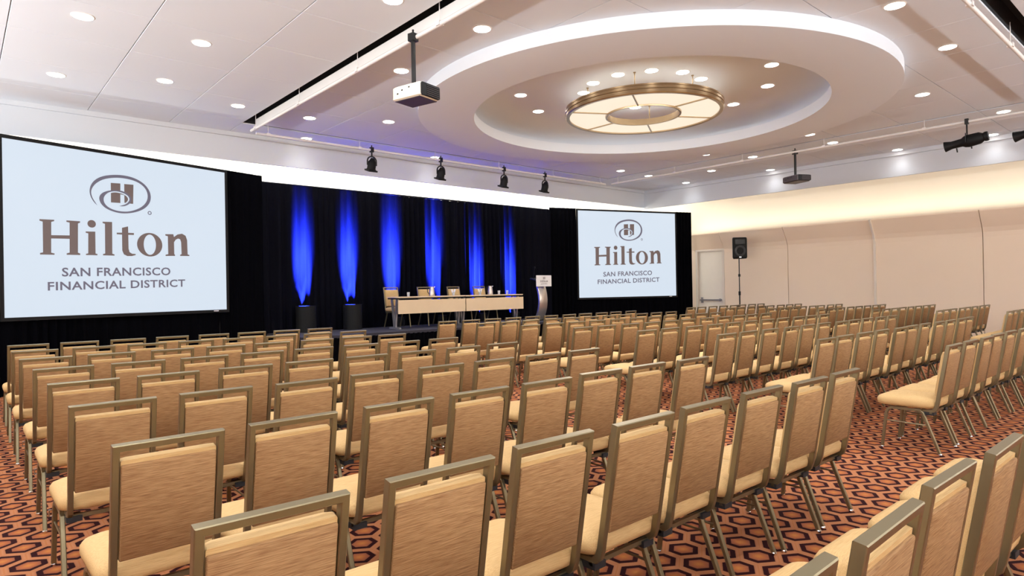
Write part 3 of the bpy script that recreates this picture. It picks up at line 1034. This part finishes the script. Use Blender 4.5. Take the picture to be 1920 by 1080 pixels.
def pad(z0, z1, hx, layers, name, mat):
    zc, hz = (z0 + z1) / 2, (z1 - z0) / 2
    rings = []
    for off, ins, rad in layers:
        ring = []
        for px, pz in rrect(hx - ins, hz - ins, rad, 4):
            z = zc + pz
            p = Vector((px, by(z), z)) + nrm * off
            ring.append(tuple(p))
        rings.append(ring)
    return MB().loft(rings).obj(name, mat, chair, 50)


pad(.497, .893, .170, ((-.006, .002, .006), (.02, 0, .008), (.040, .006, .02), (.050, .03, .02)), 'backrest', M['seat'])  # lightened fabric copy puts the lit look of the top edge into colour
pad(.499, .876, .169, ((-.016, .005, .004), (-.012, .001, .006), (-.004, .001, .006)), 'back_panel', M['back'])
rings = []
for ins, z in ((.035, .392), (.006, .402), (0, .425), (.0, .448), (.012, .468), (.04, .482), (.09, .490), (.15, .493)):
    rings.append([(px, py + .335, z - .018 * max(0, (.2 - (py + .235)) ) * .0) for px, py in rrect(.232 - ins, .236 - ins, max(.02, .075 - ins * .3), 6)])
MB().loft(rings).obj('seat', M['seat'], chair, 60)
sf = MB()
for s_ in (-1, 1):
    sf.box(s_ * .207 - .011, s_ * .207 + .011, .20, .44, .364, .386)
sf.box(-.20, .20, .125, .145, .352, .372).box(-.20, .20, .40, .42, .368, .386)
sf.obj('seat_frame', M['metal'], chair)
for s_ in (-1, 1):
    l = MB().sweep([(s_ * .207, .40, .375), (s_ * .207, .44, .373), (s_ * .208, .47, .355), (s_ * .209, .485, .32), (s_ * .215, .52, .016)], sqr(.024, .3), (1, 0, 0)).obj('leg', M['metal'], chair)
    MB().lathe([(.014, 0), (.015, .012), (.011, .02)], 10, (s_ * .215, .521, 0), cap=True).obj('glide', M['chrome'], l)
    l = MB().sweep([(s_ * .207, .26, .375), (s_ * .207, .225, .372), (s_ * .208, .195, .352), (s_ * .209, .18, .318), (s_ * .215, .066, .016)], sqr(.024, .3), (1, 0, 0)).obj('leg', M['metal'], chair)
    MB().lathe([(.014, 0), (.015, .012), (.011, .02)], 10, (s_ * .215, .064, 0), cap=True).obj('glide', M['chrome'], l)
    MB().sweep([(s_ * .2105, .494, .255), (s_ * .2105, .155, .248)], circ(.006, 6), (1, 0, 0)).obj('side_stretcher', M['metal'], chair)
    MB().box(s_ * .165 - .035, s_ * .165 + .035, .112, .20, .338, .366).obj('flex_bracket', M['rubber'], chair)
MB().sweep([(-.222, .46, .33), (-.238, .46, .33), (-.238, .46, .295), (-.222, .46, .295)], circ(.0035, 5), (0, 1, 0)).obj('ganging_loop', M['chrome'], chair)

# plain copy of the chair for far rows: same meshes, no tiny pieces
far_chair = thing('banquet_chair', '', 'chair')
for ch in list(chair.children):
    if ch.name.split('.')[0] in ('ganging_loop', 'side_stretcher'):
        continue
    c_ = ch.copy()
    C.objects.link(c_)
    c_.parent = far_chair

ORD = ['first', 'second', 'third', 'fourth', 'fifth', 'sixth', 'seventh', 'eighth', 'ninth', 'tenth', 'eleventh', 'twelfth']
Y0, DYR = 1.648, 1.107
spots = []
rj = random.Random(5)
for r in range(-1, 8):
    row = ORD[7 - r]
    for c in range(8):
        if r == -1 and c == 0:
            pass
        x, y = .611 + .515 * c + .005 * r, Y0 + DYR * r
        spots.append((x, y, r, 'tan banquet chair, %s row from stage, %s seat from aisle, uplighter-side block' % (row, ORD[7 - c])))
    if r >= 0:
        for c in range(11):
            x, y = 6.602 + .524 * c + .010 * r, Y0 + DYR * r
            spots.append((x, y, r, 'tan banquet chair, %s row from stage, %s from uplighter-side aisle, middle block' % (row, ORD[c])))
    if r >= 1:
        for c in range(8):
            x, y = 14.40 + .522 * c, Y0 + DYR * r
            if r == 1 and c > 4:
                continue
            spots.append((x, y, r, 'tan banquet chair, %s row from stage, %s seat from aisle, lectern-side block' % (row, ORD[c])))
GRP = 'banquet chairs set out in rows'
first = {id(chair): True, id(far_chair): True}
for x, y, r, lab in spots:
    jx, jy, ja = rj.uniform(-.012, .012), rj.uniform(-.02, .02), rj.uniform(-.02, .02)
    src = chair if (hypot(x, y) < 7.5) else far_chair
    if first[id(src)]:
        first[id(src)] = False
        src.location, src.rotation_euler = (x + jx, y + jy, 0), (0, 0, ja)
        src['label'], src['group'] = lab, GRP
    else:
        dup(src, (x + jx, y + jy, 0), ja, lab, GRP)
for x, s in ((7.82, 'first'), (8.76, 'second'), (9.65, 'third'), (10.49, 'fourth')):
    dup(far_chair, (x, 13.33, STH), pi, 'tan banquet chair on the stage behind the head table, %s from the uplighters' % s, 'chairs behind the head table')
